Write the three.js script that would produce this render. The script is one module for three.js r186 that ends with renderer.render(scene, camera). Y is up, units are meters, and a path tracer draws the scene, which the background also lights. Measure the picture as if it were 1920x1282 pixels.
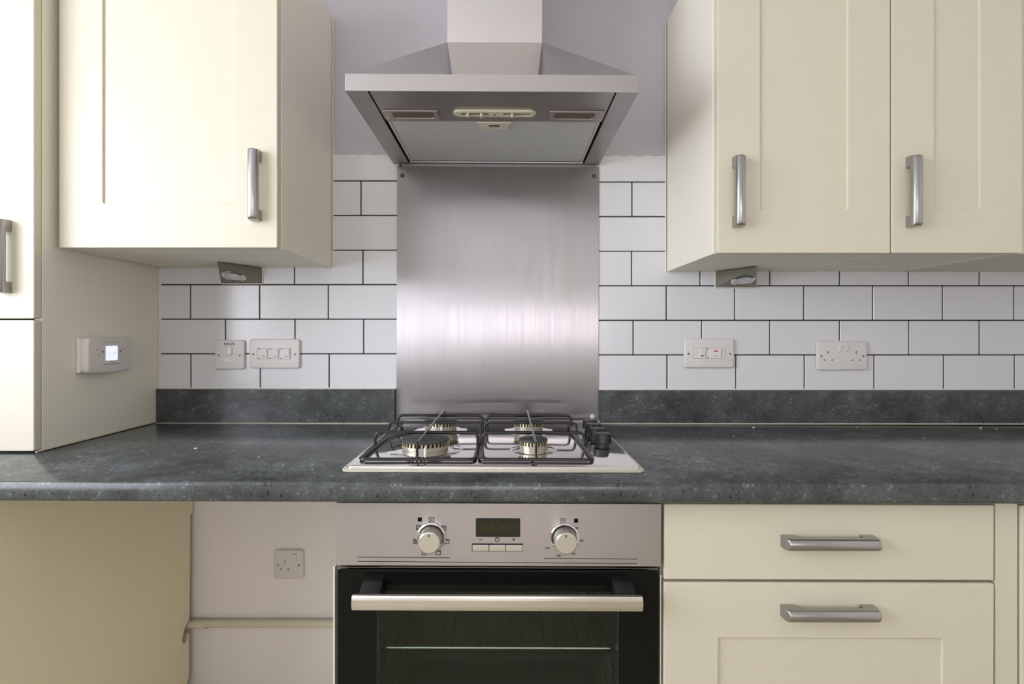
import * as THREE from 'three';
import { RoundedBoxGeometry } from 'three/addons/geometries/RoundedBoxGeometry.js';
import { mergeGeometries, toCreasedNormals } from 'three/addons/utils/BufferGeometryUtils.js';
import { RectAreaLightUniformsLib } from 'three/addons/lights/RectAreaLightUniformsLib.js';
import { FontLoader } from 'three/addons/loaders/FontLoader.js';
import { TextGeometry } from 'three/addons/geometries/TextGeometry.js';
import { Brush, Evaluator, SUBTRACTION } from 'three-bvh-csg';

// ------------------------------------------------------------------ camera, sky, light, exposure
const scene = new THREE.Scene();
const renderer = new THREE.WebGLRenderer({ antialias: true });
renderer.toneMapping = THREE.LinearToneMapping;
renderer.toneMappingExposure = 1.36;
renderer.shadowMap.enabled = true;
RectAreaLightUniformsLib.init();

// tiles at z = 0, room towards +z, x = 0 under the lens; metres
const camera = new THREE.PerspectiveCamera(2 * Math.atan(641 / 980) * 180 / Math.PI, 1920 / 1282, 0.05, 30);
camera.position.set(0, 1.1717, 1.536);
camera.setViewOffset(1920, 1282, 10, 15, 1920, 1282);   // a little lens shift
scene.add(camera);

scene.background = new THREE.Color(0xdfe6f5);            // overcast sky
scene.backgroundIntensity = 2.5;

// daylight in the two window openings: [centre, width, height, aims at, colour, strength]
const WINDOWS = [
  { at: [-1.83, 1.57, 1.66], w: 1.64, h: 1.26, to: [0, 1.57, 1.66], c: 0xf1f2ff, i: 4.8 },
  { at: [0.1, 1.25, 3.07], w: 1.5, h: 0.32, to: [0.1, 1.25, 0], c: 0xfff0f4, i: 3.5 },
];
for (const k of WINDOWS) {
  const l = new THREE.RectAreaLight(k.c, k.i, k.w, k.h);
  l.name = 'window_daylight'; l.position.set(...k.at); l.lookAt(...k.to); scene.add(l);
}

// ------------------------------------------------------------------ helpers
let seed = 7;
const rnd = () => { seed = (seed * 1664525 + 1013904223) >>> 0; return seed / 4294967296; };
const taken = {};
const numbered = (n) => { const k = taken[n] = (taken[n] ?? -1) + 1; return k ? `${n}_${String(k).padStart(3, '0')}` : n; };
function boxUV(g) {                                       // uv in metres, across the axis that a face looks along
  const p = g.attributes.position, n = g.attributes.normal, uv = new Float32Array(p.count * 2);
  for (let i = 0; i < p.count; i++) {
    const ax = Math.abs(n.getX(i)), ay = Math.abs(n.getY(i)), az = Math.abs(n.getZ(i));
    let u = p.getX(i), v = p.getY(i);
    if (ax > ay && ax > az) u = p.getZ(i); else if (ay > az) v = p.getZ(i);
    uv[2 * i] = u; uv[2 * i + 1] = v;
  }
  g.setAttribute('uv', new THREE.BufferAttribute(uv, 2));
  return g;
}
function plain(g) {                                       // no index, only position, normal and uv, so that all merge
  g = g.index ? g.toNonIndexed() : g;
  for (const k of Object.keys(g.attributes)) if (!['position', 'normal'].includes(k)) g.deleteAttribute(k);
  g.clearGroups();
  return boxUV(g);
}
const join = (list) => mergeGeometries(list.map(plain));
function part(name, geo, mat, parent = scene, keepUV = false) {
  const g = Array.isArray(geo) ? join(geo) : keepUV ? geo : plain(geo);
  const m = new THREE.Mesh(g, mat);
  m.name = parent === scene ? numbered(name) : name;
  if (parent !== scene) { const n = parent.children.filter((c) => c.name.replace(/_\d{3}$/, '') === name).length; if (n) m.name = `${name}_${String(n).padStart(3, '0')}`; }
  parent.add(m);
  return m;
}
function thing(name, label, category, [x, y, z] = [0, 0, 0], group) {
  const o = new THREE.Group(); o.name = numbered(name); o.position.set(x, y, z); scene.add(o);
  o.userData = { label, category }; if (group) o.userData.group = group;
  return o;
}
function structure(name) { const o = new THREE.Group(); o.name = name; o.userData = { kind: 'structure' }; scene.add(o); return o; }
const box = (x0, x1, y0, y1, z0, z1) => new THREE.BoxGeometry(x1 - x0, y1 - y0, z1 - z0).translate((x0 + x1) / 2, (y0 + y1) / 2, (z0 + z1) / 2);
const rbox = (x0, x1, y0, y1, z0, z1, r = 0.0015, s = 2) => new RoundedBoxGeometry(x1 - x0, y1 - y0, z1 - z0, s, r).translate((x0 + x1) / 2, (y0 + y1) / 2, (z0 + z1) / 2);
function rrect(w, h, r, cx = 0, cy = 0, cls = THREE.Shape) {
  const s = new cls(), x = cx - w / 2, y = cy - h / 2;
  r = Math.min(r, w / 2, h / 2);
  s.moveTo(x + r, y); s.lineTo(x + w - r, y); s.absarc(x + w - r, y + r, r, -Math.PI / 2, 0);
  s.lineTo(x + w, y + h - r); s.absarc(x + w - r, y + h - r, r, 0, Math.PI / 2);
  s.lineTo(x + r, y + h); s.absarc(x + r, y + h - r, r, Math.PI / 2, Math.PI);
  s.lineTo(x, y + r); s.absarc(x + r, y + r, r, Math.PI, Math.PI * 1.5);
  return s;
}
const extrude = (s, depth, bevel = 0, seg = 2, curve = 8) => new THREE.ExtrudeGeometry(s, { depth: depth - 2 * bevel, bevelEnabled: bevel > 0, bevelSize: bevel, bevelThickness: bevel, bevelOffset: -bevel, bevelSegments: seg, curveSegments: curve }).translate(0, 0, bevel);
const creased = (g, a = 0.6) => toCreasedNormals(g, a);
const flatDown = (g) => g.rotateX(Math.PI / 2);           // a shape drawn in (x, z), its thickness downwards
function polys(faces) {                                   // flat faces given by their corners
  const v = [];
  for (const f of faces) for (let i = 1; i + 1 < f.length; i++) v.push(...f[0], ...f[i], ...f[i + 1]);
  const g = new THREE.BufferGeometry(); g.setAttribute('position', new THREE.Float32BufferAttribute(v, 3)); g.computeVertexNormals();
  return g;
}
function tube(pts, r, bend = 0.012, radial = 8) {         // a rod through points with rounded corners
  const P = pts.map((p) => new THREE.Vector3(...p)), path = new THREE.CurvePath();
  let from = P[0];
  for (let i = 1; i < P.length; i++) {
    const last = i === P.length - 1, d = P[i].clone().sub(from), len = d.length();
    if (last) { path.add(new THREE.LineCurve3(from, P[i])); break; }
    const nx = P[i + 1].clone().sub(P[i]), b = Math.min(bend, len * 0.9, nx.length() * 0.45);
    const a = P[i].clone().addScaledVector(d.normalize(), -b), c = P[i].clone().addScaledVector(nx.normalize(), b);
    path.add(new THREE.LineCurve3(from, a)); path.add(new THREE.QuadraticBezierCurve3(a, P[i], c)); from = c;
  }
  const spaced = [];
  for (const c of path.curves) { const n = c.isLineCurve3 ? 1 : 6; for (let k = spaced.length ? 1 : 0; k <= n; k++) spaced.push(c.getPoint(k / n)); }
  class Poly extends THREE.Curve { getPoint(t) { const f = t * (spaced.length - 1), k = Math.min(Math.floor(f), spaced.length - 2); return spaced[k].clone().lerp(spaced[k + 1], f - k); } getPointAt(t) { return this.getPoint(t); } getTangentAt(t) { return this.getTangent(t); } }
  return new THREE.TubeGeometry(new Poly(), spaced.length - 1, r, radial, false);
}
const rod = (a, b, r, n = 10) => { const A = new THREE.Vector3(...a), B = new THREE.Vector3(...b), d = B.clone().sub(A); const g = new THREE.CylinderGeometry(r, r, d.length(), n); g.applyQuaternion(new THREE.Quaternion().setFromUnitVectors(new THREE.Vector3(0, 1, 0), d.clone().normalize())); return g.translate(...A.add(B).multiplyScalar(0.5)); };
const lathe = (pts, n = 32) => new THREE.LatheGeometry(pts.map((p) => new THREE.Vector2(...p)), n);
const evaluator = new Evaluator(); evaluator.useGroups = false; evaluator.attributes = ['position', 'normal'];
function cut(g, holes) {
  const a = new Brush(plain(g)), b = new Brush(join(holes)); a.updateMatrixWorld(); b.updateMatrixWorld();
  return plain(evaluator.evaluate(a, b, SUBTRACTION).geometry);
}

// ------------------------------------------------------------------ textures
function lattice(cells, s) { let q = s; const r = () => { q = (Math.imul(q, 1103515245) + 12345) & 0x7fffffff; return ((q >>> 8) & 0xffff) / 65535; }; const a = new Float32Array(cells[0] * cells[1]); for (let i = 0; i < a.length; i++) a[i] = r(); return a; }
function noise(w, h, layers) {                            // tiling value noise: layers [cells across, cells up, weight]
  const out = new Float32Array(w * h);
  layers.forEach(([cx, cy, k], n) => {
    const a = lattice([cx, cy], 977 * (n + 3) + cx * 31 + cy);
    for (let y = 0; y < h; y++) {
      const fy = y / h * cy, y0 = Math.floor(fy), ty = fy - y0, sy = ty * ty * (3 - 2 * ty), r0 = (y0 % cy) * cx, r1 = ((y0 + 1) % cy) * cx;
      for (let x = 0; x < w; x++) {
        const fx = x / w * cx, x0 = Math.floor(fx), tx = fx - x0, sx = tx * tx * (3 - 2 * tx), c0 = x0 % cx, c1 = (x0 + 1) % cx;
        const t = a[r0 + c0] * (1 - sx) + a[r0 + c1] * sx, b = a[r1 + c0] * (1 - sx) + a[r1 + c1] * sx;
        out[y * w + x] += k * ((t * (1 - sy) + b * sy) * 2 - 1);
      }
    }
  });
  return out;
}
function texture(w, h, metres, paint, srgb) {             // paint(i) gives [r, g, b] in 0..1
  const d = new Uint8Array(w * h * 4);
  for (let i = 0; i < w * h; i++) { const c = paint(i); for (let k = 0; k < 3; k++) d[4 * i + k] = Math.max(0, Math.min(255, Math.round(255 * c[k]))); d[4 * i + 3] = 255; }
  const t = new THREE.DataTexture(d, w, h); t.wrapS = t.wrapT = THREE.RepeatWrapping; t.magFilter = THREE.LinearFilter; t.minFilter = THREE.LinearFilter;
  t.repeat.set(1 / metres[0], 1 / metres[1]); if (srgb) t.colorSpace = THREE.SRGBColorSpace; t.needsUpdate = true;
  return t;
}
const grey = (v) => [v, v, v];
// laminate of the worktop: cloudy slate with pale flecks and dark pits
const cloud = noise(1024, 1024, [[5, 5, 0.35], [11, 11, 0.3], [26, 26, 0.28], [60, 60, 0.2], [150, 150, 0.14]]);
const fleck = noise(1024, 1024, [[210, 210, 0.6], [340, 340, 0.4]]), fleck2 = noise(1024, 1024, [[120, 120, 0.6], [260, 260, 0.4]]);
const laminateMap = texture(1024, 1024, [0.62, 0.62], (i) => {
  let v = 0.285 + 0.11 * cloud[i] + 0.035 * fleck[i];
  if (fleck2[i] > 0.4) v += 0.6 * (fleck2[i] - 0.4) * (0.7 + cloud[i]);
  if (fleck2[i] < -0.5) v += 0.6 * (fleck2[i] + 0.5);
  return [v * 0.965, v * 1.02, v * 1.015];
}, true);
const laminateRough = texture(512, 512, [0.5, 0.5], (() => { const n = noise(512, 512, [[4, 9, 0.5], [12, 30, 0.4], [60, 60, 0.3]]); return (i) => grey(0.66 + 0.16 * n[i]); })());
// brushed steel: fine streaks, and smears left by wiping
const streakV = noise(1024, 256, [[512, 3, 0.6], [256, 2, 0.4], [40, 2, 0.3]]);
const smear = noise(512, 512, [[3, 4, 0.5], [7, 6, 0.4], [15, 13, 0.3], [40, 30, 0.15]]);
const wearMap = texture(512, 512, [0.62, 0.62], (i) => grey(0.88 + 0.12 * smear[i]));
const sheetMap = texture(512, 512, [0.62, 0.62], (i) => { // wiped steel with two runs of dried grease
  const x = (i & 511) / 512 * 0.62, y = (i >> 9) / 512 * 0.62, v = 0.93 + 0.06 * smear[i] + 0.03 * streakV[((i >> 9) & 255) * 1024 + (i & 511)];
  const run = (cx, cy, w, h) => Math.exp(-(((x - cx) / w) ** 2)) * Math.exp(-(((y - cy) / h) ** 2)) * Math.max(0, 0.55 + 0.5 * smear[i] + 0.35 * streakV[(i & 511)]);
  const k = run(0.208, 0.4, 0.016, 0.13) + 0.6 * run(0.235, 0.2, 0.01, 0.12) + 0.5 * run(0.12, 0.32, 0.012, 0.16);
  return [v - 0.05 * k, v - 0.085 * k, v - 0.2 * k];
});
const brushedV = texture(1024, 256, [0.5, 0.5], (i) => grey(0.8 + 0.1 * streakV[i]));
const brushedH = brushedV.clone(); brushedH.rotation = Math.PI / 2; brushedH.needsUpdate = true;
const fine = noise(512, 512, [[6, 6, 0.4], [20, 20, 0.3], [90, 90, 0.35], [200, 200, 0.25]]);
const speckSeed = noise(512, 512, [[70, 70, 0.7], [160, 160, 0.4]]);
const paintMap = texture(512, 512, [0.7, 0.7], (i) => grey(0.975 + 0.007 * fine[i] - (speckSeed[i] > 0.93 ? 0.5 * (speckSeed[i] - 0.93) : 0)), true);
const peel = texture(512, 512, [0.35, 0.35], (i) => grey(0.5 + 0.4 * fine[i]));
const meshMap = texture(64, 64, [0.016, 0.016], (i) => { const x = (i % 64) / 16 * 2 * Math.PI, y = Math.floor(i / 64) / 16 * 2 * Math.PI; return grey(0.62 + 0.19 * Math.cos(x) * Math.cos(y)); });

// ------------------------------------------------------------------ materials
const rgb = (r, g, b) => new THREE.Color().setRGB(r, g, b);
const std = (c, rough, metal = 0, more = {}) => new THREE.MeshPhysicalMaterial({ color: c, roughness: rough, metalness: metal, ...more });
const M = {
  cream: std(rgb(0.7, 0.662, 0.52), 0.42, 0, { map: paintMap, bumpMap: peel, bumpScale: 0.00003 }),
  creamEdge: std(rgb(0.72, 0.65, 0.45), 0.5),
  carcass: std(rgb(0.91, 0.865, 0.725), 0.5, 0, { map: paintMap }),
  tile: std(rgb(0.71, 0.715, 0.72), 0.16, 0, { bumpMap: peel, bumpScale: 0.00025 }),
  grout: std(rgb(0.03, 0.03, 0.032), 0.9),
  sealant: std(rgb(0.78, 0.75, 0.66), 0.5),
  oldSealant: std(rgb(0.66, 0.63, 0.5), 0.5, 0, { map: wearMap }),
  lilac: std(rgb(0.57, 0.545, 0.575), 0.7, 0, { map: paintMap, bumpMap: peel, bumpScale: 0.0004 }),
  plaster: std(rgb(0.9, 0.85, 0.81), 0.75, 0, { map: paintMap, bumpMap: peel, bumpScale: 0.0004 }),
  white: std(rgb(0.86, 0.86, 0.85), 0.7),
  roomWall: std(rgb(0.88, 0.86, 0.8), 0.8),
  laminate: std(rgb(1, 1, 1), 0.33, 0, { map: laminateMap, roughnessMap: laminateRough }),
  splash: std(rgb(0.39, 0.375, 0.378), 0.42, 1, { map: sheetMap, anisotropy: 1, roughnessMap: brushedV, clearcoat: 0.15, clearcoatRoughness: 0.05 }),
  steelH: std(rgb(0.5, 0.475, 0.47), 0.4, 1, { anisotropy: 0.7, anisotropyRotation: Math.PI / 2, roughnessMap: brushedH }),
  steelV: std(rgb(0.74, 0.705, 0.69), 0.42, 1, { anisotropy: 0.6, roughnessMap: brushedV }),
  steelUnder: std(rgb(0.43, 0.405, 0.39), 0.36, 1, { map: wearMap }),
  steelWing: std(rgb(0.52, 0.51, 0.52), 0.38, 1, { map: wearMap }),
  hob: std(rgb(0.88, 0.84, 0.83), 0.07, 1),
  handle: std(rgb(0.4, 0.395, 0.39), 0.34, 1, { roughnessMap: wearMap }),
  chrome: std(rgb(0.75, 0.74, 0.73), 0.16, 1),
  nickel: std(rgb(0.25, 0.238, 0.2), 0.42, 1, { roughnessMap: wearMap }),
  filter: std(rgb(0.9, 0.92, 0.88), 0.5, 0.1, { map: meshMap, bumpMap: meshMap, bumpScale: 0.0006 }),
  enamel: std(rgb(0.012, 0.012, 0.013), 0.22),
  black: std(rgb(0.012, 0.012, 0.012), 0.35),
  blackGlass: std(rgb(0.006, 0.007, 0.006), 0.04, 0, { specularIntensity: 0.3 }),
  dark: std(rgb(0.02, 0.018, 0.016), 0.7),
  cavity: std(rgb(0.05, 0.062, 0.052), 0.35),
  pane: new THREE.MeshPhysicalMaterial({ color: rgb(0.78, 0.84, 0.79), transmission: 1, thickness: 0, roughness: 0.02, ior: 1.5, specularIntensity: 0.5 }),
  clear: new THREE.MeshPhysicalMaterial({ color: rgb(0.97, 0.98, 0.98), transmission: 1, thickness: 0, roughness: 0, ior: 1.5 }),
  plastic: std(rgb(0.72, 0.68, 0.65), 0.38),
  plasticBright: std(rgb(0.78, 0.75, 0.73), 0.35),
  oldScrew: std(rgb(0.1, 0.085, 0.08), 0.5, 0.6),
  putty: std(rgb(0.66, 0.62, 0.48), 0.45),
  smoked: std(rgb(0.09, 0.08, 0.05), 0.3),
  bezel: std(rgb(0.42, 0.36, 0.34), 0.4, 0.8),
  brass: std(rgb(0.62, 0.55, 0.36), 0.4, 1),
  alu: std(rgb(0.72, 0.7, 0.64), 0.38, 1),
  crown: std(rgb(0.5, 0.48, 0.4), 0.5, 0.8),
  cap: std(rgb(0.045, 0.045, 0.045), 0.5),
  frosted: std(rgb(0.7, 0.71, 0.72), 0.35),
  red: std(rgb(0.5, 0.06, 0.03), 0.3),
  printDark: std(rgb(0.05, 0.05, 0.05), 0.6),
  floorTile: std(rgb(0.44, 0.38, 0.25), 0.35),
  floorJoint: std(rgb(0.65, 0.63, 0.58), 0.8),
};

// ------------------------------------------------------------------ the room
const X0 = -1.86, X1 = 1.78, Z0 = -0.008, Z1 = 3.1, H = 2.42;
const wallBack = structure('wall_back');
part('masonry', box(X0, X1, 0, H, -0.2, -0.02), M.white, wallBack);
part('lilac_paint', box(X0, X1, 1.0, H, -0.02, Z0 + 0.004), M.lilac, wallBack).userData.label = 'lilac painted plaster above the tiles';
part('lower_plaster', box(X0, X1, 0, 1.0, -0.02, Z0), M.plaster, wallBack).userData.label = 'scuffed pinkish plaster under the worktop';
// tiles: two runs, each with its own courses, joints at the measured places
const JW = 0.0034;
function tileBlock(x0, x1, y0, y1) {
  const w = x1 - x0, h = y1 - y0, g = extrude(rrect(w, h, 0.0018), 0.0075, 0.0012, 1, 1);
  const m = part('tile', g.translate((x0 + x1) / 2, (y0 + y1) / 2, -0.0078), M.tile, wallBack);
  return m;
}
function tileRun(left, right, base, courses, pitch, top) {
  courses.forEach((joints, r) => {
    const yb = base + r * pitch + (r ? JW / 2 : 0.001), yt = Math.min(base + (r + 1) * pitch - JW / 2, top), xs = [left, ...joints, right];
    for (let k = 0; k + 1 < xs.length; k++) tileBlock(xs[k] + (k ? JW / 2 : 0), xs[k + 1] - (k + 2 < xs.length ? JW / 2 : 0), yb, yt);
  });
}
const P = 0.10165, BL = 1.0118, BR = 1.0085;
tileRun(-1.0195, -0.316, BL, [[-0.929, -0.7245, -0.522], [-0.827, -0.6225, -0.4205], [-0.93, -0.7265, -0.5245], [-0.826, -0.624, -0.4225]], P, BL + 4 * P);
tileRun(-0.512, -0.316, BL + 4 * P, [[], [-0.4285], []], P, BL + 6.72 * P);
tileRun(0.262, 1.775, BR, [[0.4715, 0.674, 0.8755, 1.0805, 1.285, 1.4935, 1.7], [0.372, 0.5735, 0.774, 0.979, 1.183, 1.39, 1.6], [0.4695, 0.671, 0.874, 1.0765, 1.282, 1.4915, 1.7], [0.3675, 0.5687, 0.774, 0.979, 1.1815, 1.39, 1.6]], P, BR + 4 * P);
tileRun(0.262, 0.467, BR + 4 * P, [[], [0.3685], []], P, BR + 6.72 * P);
part('grout_bed', [box(-1.0195, -0.31, BL, BL + 4.02 * P, -0.0038, -0.0022), box(-0.515, -0.31, BL + 4 * P, BL + 6.7 * P, -0.0038, -0.0022), box(0.262, 1.775, BR, BR + 4 * P, -0.0038, -0.0022), box(0.262, 0.468, BR + 3.9 * P, BR + 6.7 * P, -0.0038, -0.0022)], M.grout, wallBack);
{ // ragged filler where the paint meets the tiles, white sealant beads round the runs
  const edge = (x0, x1, y) => { const s = new THREE.Shape(), n = 40; s.moveTo(x0, y - 0.003); s.lineTo(x1, y - 0.003); for (let k = n; k >= 0; k--) s.lineTo(x0 + (x1 - x0) * k / n, y + 0.0025 + 0.0014 * Math.sin(k * 0.7) + 0.001 * rnd()); return extrude(s, 0.0035).translate(0, 0, -0.004); };
  part('filler_edge', [edge(-0.5135, -0.31, BL + 6.72 * P), edge(0.262, 0.4695, BR + 6.72 * P)], M.sealant, wallBack);
  const bead = (a, b, r = 0.0026) => rod(a, b, r, 6);
  part('sealant_bead', [bead([-1.0195, BL + 0.0004, 0], [-0.325, BL + 0.0004, 0], 0.0024), bead([0.271, BR + 0.0004, 0], [1.775, BR + 0.0004, 0], 0.0024), bead([-1.0185, BL, 0], [-1.0185, 1.366, 0], 0.0035), bead([-0.511, 1.366, 0], [-0.511, 2.1, 0], 0.0022), bead([0.4675, 1.355, 0], [0.4675, 2.09, 0], 0.0022)], M.sealant, wallBack);
}
const floor = structure('floor');
part('floor_slab', box(X0 - 0.2, X1 + 0.2, -0.2, -0.012, -0.2, Z1 + 0.2), M.floorJoint, floor);
part('joint_bed', box(X0, X1, -0.012, -0.003, Z0, Z1), M.floorJoint, floor);
for (let i = 0; i < 11; i++) for (let k = 0; k < 10; k++) part('tile', box(X0 + 0.002 + i * 0.3309, X0 + i * 0.3309 + 0.3275, -0.01, 0, Z0 + 0.002 + k * 0.312, Z0 + k * 0.312 + 0.307), M.floorTile, floor);
part('ceiling', box(X0 - 0.2, X1 + 0.2, H, H + 0.2, -0.2, Z1 + 0.2), M.white).userData.kind = 'structure';
{ // side walls and the wall behind the camera, with the openings of the two windows
  const [a, b] = WINDOWS, za = a.at[2] - a.w / 2, zb = a.at[2] + a.w / 2, ya = a.at[1] - a.h / 2, yb = a.at[1] + a.h / 2;
  part('wall_left', [box(X0 - 0.2, X0, 0, ya, -0.2, Z1 + 0.2), box(X0 - 0.2, X0, yb, H, -0.2, Z1 + 0.2), box(X0 - 0.2, X0, ya, yb, -0.2, za), box(X0 - 0.2, X0, ya, yb, zb, Z1 + 0.2)], M.roomWall).userData.kind = 'structure';
  part('wall_right', box(X1, X1 + 0.2, 0, H, -0.2, Z1 + 0.2), M.roomWall).userData.kind = 'structure';
  const xa = b.at[0] - b.w / 2, xb = b.at[0] + b.w / 2, yc = b.at[1] - b.h / 2, yd = b.at[1] + b.h / 2;
  part('wall_front', [box(X0, X1, 0, yc, Z1, Z1 + 0.2), box(X0, X1, yd, H, Z1, Z1 + 0.2), box(X0, xa, yc, yd, Z1, Z1 + 0.2), box(xb, X1, yc, yd, Z1, Z1 + 0.2)], M.roomWall).userData.kind = 'structure';
  const w1 = structure('window_1'), w2 = structure('window_2');
  const fr = 0.05;
  part('window_frame', [box(X0 - 0.12, X0 - 0.06, ya, ya + fr, za, zb), box(X0 - 0.12, X0 - 0.06, yb - fr, yb, za, zb), box(X0 - 0.12, X0 - 0.06, ya, yb, za, za + fr), box(X0 - 0.12, X0 - 0.06, ya, yb, zb - fr, zb), box(X0 - 0.12, X0 - 0.06, ya, yb, (za + zb) / 2 - 0.03, (za + zb) / 2 + 0.03)], M.white, w1);
  part('pane', box(X0 - 0.095, X0 - 0.091, ya + fr, yb - fr, za + fr, zb - fr), M.clear, w1);
  part('window_frame', [box(xa, xb, yc, yc + fr, Z1 + 0.06, Z1 + 0.12), box(xa, xb, yd - fr, yd, Z1 + 0.06, Z1 + 0.12), box(xa, xa + fr, yc, yd, Z1 + 0.06, Z1 + 0.12), box(xb - fr, xb, yc, yd, Z1 + 0.06, Z1 + 0.12)], M.white, w2);
  part('pane', box(xa + fr, xb - fr, yc + fr, yd - fr, Z1 + 0.091, Z1 + 0.095), M.clear, w2);
}

// ------------------------------------------------------------------ worktop and upstands
const tilt = (o, a = -0.003) => { o.rotation.z = a; return o; };
const TOP = 0.91;
{
  const t = tilt(thing('worktop', 'long mottled slate grey laminate worktop with a rounded front edge', 'worktop', [0, TOP, 0]));
  const s = new THREE.Shape(), d = 0.617, h = 0.036, r = 0.007;
  s.moveTo(0.0005, -h); s.lineTo(d - r, -h); s.absarc(d - r, -h + r, r, -Math.PI / 2, 0); s.lineTo(d, -r); s.absarc(d - r, -r, r, 0, Math.PI / 2); s.lineTo(0.0005, 0);
  const g = creased(new THREE.ExtrudeGeometry(s, { depth: 3.615, bevelEnabled: false, curveSegments: 6, steps: 1 }).rotateY(-Math.PI / 2).translate(1.77, 0, 0), 0.5);
  part('laminate_top', g, M.laminate, t);
  const up = (x0, x1, label) => { const u = tilt(thing('upstand', label, 'upstand', [0, TOP, 0], 'slate grey upstands behind the worktop'), x0 < 0 ? -0.001 : -0.0008); part('laminate_strip', rbox(x0, x1, 0.0015, (x0 < 0 ? BL : BR) - TOP - 0.0015, 0.001, 0.017, 0.001), M.laminate, u);
    part('joint_line', rod([x0, 0.0015, 0.0185], [x1, 0.0015, 0.0185], 0.0022, 6), M.oldSealant, u).userData.label = 'pale bead of sealant along the foot'; };
  up(-1.019, -0.326, 'slate grey upstand between the tall cream unit and the steel splashback');
  up(0.272, 1.772, 'slate grey upstand under the tiles with the double socket');
}
{ // a few white crumbs on the worktop
  const spots = [[1.33, 0.07], [1.36, 0.085], [1.05, 0.22], [0.69, 0.075], [0.58, 0.2], [-0.59, 0.03], [-0.7, 0.36], [-0.52, 0.44], [0.99, 0.06]];
  const t = part('crumbs', spots.map(([x, z], k) => new THREE.IcosahedronGeometry(0.0016 + 0.0012 * (k % 3 === 0), 0).scale(1.4, 0.6, 1).translate(x, TOP + 0.0024 - 0.003 * x, z)), M.sealant);
  t.userData = { kind: 'stuff', label: 'scattered white crumbs lying on the grey worktop', category: 'crumbs' };
}

// ------------------------------------------------------------------ handles, doors, cabinets
function handleGeo(L, w = 0.021, p = 0.03) {              // along x, looking to +z; a D-section bar on two legs
  const s = new THREE.Shape(), l = L / 2, leg = 0.024, r = 0.011;
  s.moveTo(-l, 0); s.lineTo(-l + leg, 0); s.lineTo(-l + leg, p - 0.0135); s.quadraticCurveTo(-l + leg + 0.0005, p - 0.011, -l + leg + 0.004, p - 0.011);
  s.lineTo(l - leg - 0.004, p - 0.011); s.quadraticCurveTo(l - leg - 0.0005, p - 0.011, l - leg, p - 0.0135); s.lineTo(l - leg, 0); s.lineTo(l, 0);
  s.lineTo(l, p - r); s.quadraticCurveTo(l, p, l - r * 0.6, p); s.lineTo(-l + r * 0.6, p); s.quadraticCurveTo(-l, p, -l, p - r);
  const g = new THREE.ExtrudeGeometry(s, { depth: w, bevelEnabled: false, steps: 12, curveSegments: 6 }).translate(0, 0, -w / 2).rotateX(Math.PI / 2);
  const q = g.attributes.position;
  for (let i = 0; i < q.count; i++) { const n = Math.min(1, Math.abs(q.getY(i)) / (w / 2)); q.setZ(i, q.getZ(i) * (1 - 0.34 * (1 - Math.sqrt(1 - 0.97 * n * n)))); }
  return creased(plain(g), 0.7);
}
const handleShape = handleGeo(0.157), handleLong = handleGeo(0.168);
function addHandle(parent, x, y, z, upright, geo = handleShape) {
  const h = part('handle', geo.clone(), M.handle, parent, true); h.position.set(x, y, z); if (upright) h.rotation.z = Math.PI / 2;
  h.userData.label = 'satin steel bow handle'; return h;
}
function shakerDoor(parent, x0, x1, y0, y1, zb, stile, rail, topRail = rail) { // frame with a sunk panel; the panel is a sub-part
  const w = x1 - x0, h = y1 - y0, cx = (x0 + x1) / 2, cy = (y0 + y1) / 2, s = rrect(w, h, 0.004, cx, cy);
  s.holes.push(rrect(w - 2 * stile, h - rail - topRail, 0.003, cx, cy + (rail - topRail) / 2, THREE.Path));
  const d = part('door', extrude(s, 0.019, 0.0022, 3, 3).translate(0, 0, zb), M.cream, parent);
  part('door_panel', box(x0 + stile - 0.004, x1 - stile + 0.004, y0 + rail - 0.004, y1 - topRail + 0.004, zb + 0.003, zb + 0.0143), M.cream, d);
  return d;
}
const plainFront = (name, parent, x0, x1, y0, y1, zb) => part(name, rbox(x0, x1, y0, y1, zb, zb + 0.019, 0.003, 3), M.cream, parent);
function carcassParts(parent, w, h, d, open = true) {     // from the back corner at 0,0,0
  const t = 0.018;
  part('side_panel', rbox(0, t, 0, h, 0, d, 0.001, 1), M.carcass, parent);
  part('side_panel', rbox(w - t, w, 0, h, 0, d, 0.001, 1), M.carcass, parent);
  part('bottom_panel', box(t + 0.0006, w - t - 0.0006, 0.0012, t, 0.001, d - 0.001), M.carcass, parent);
  part('top_panel', box(t + 0.0006, w - t - 0.0006, h - t, h - 0.0012, 0.001, d - 0.001), M.carcass, parent);
  part('back_panel', box(t, w - t, t, h - t, 0.002, 0.008), M.carcass, parent);
}
function wallCabinet(label, x0, x1, y0, y1, door) {
  const t = thing('wall_cabinet', label, 'cabinet', [x0, y0, 0.002], 'cream wall cabinets');
  carcassParts(t, x1 - x0, y1 - y0, 0.339);
  const d = shakerDoor(t, door.x0 - x0, door.x1 - x0, door.y0 - y0, y1 - y0 - 0.002, 0.3405, door.stile, door.rail);
  addHandle(d, door.hx - x0, door.hy - y0, 0.3593, true);
  return t;
}
wallCabinet('cream shaker wall cabinet between the tall unit and the steel hood', -1.0085, -0.5135, 1.366, 2.101, { x0: -1.0065, x1: -0.5155, y0: 1.3655, stile: 0.0985, rail: 0.1, hx: -0.561, hy: 1.503 });
wallCabinet('cream shaker wall cabinet beside the hood, the wider of two joined units', 0.4705, 0.8635, 1.3545, 2.09, { x0: 0.474, x1: 0.8625, y0: 1.3535, stile: 0.0965, rail: 0.0985, hx: 0.517, hy: 1.489 });
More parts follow.
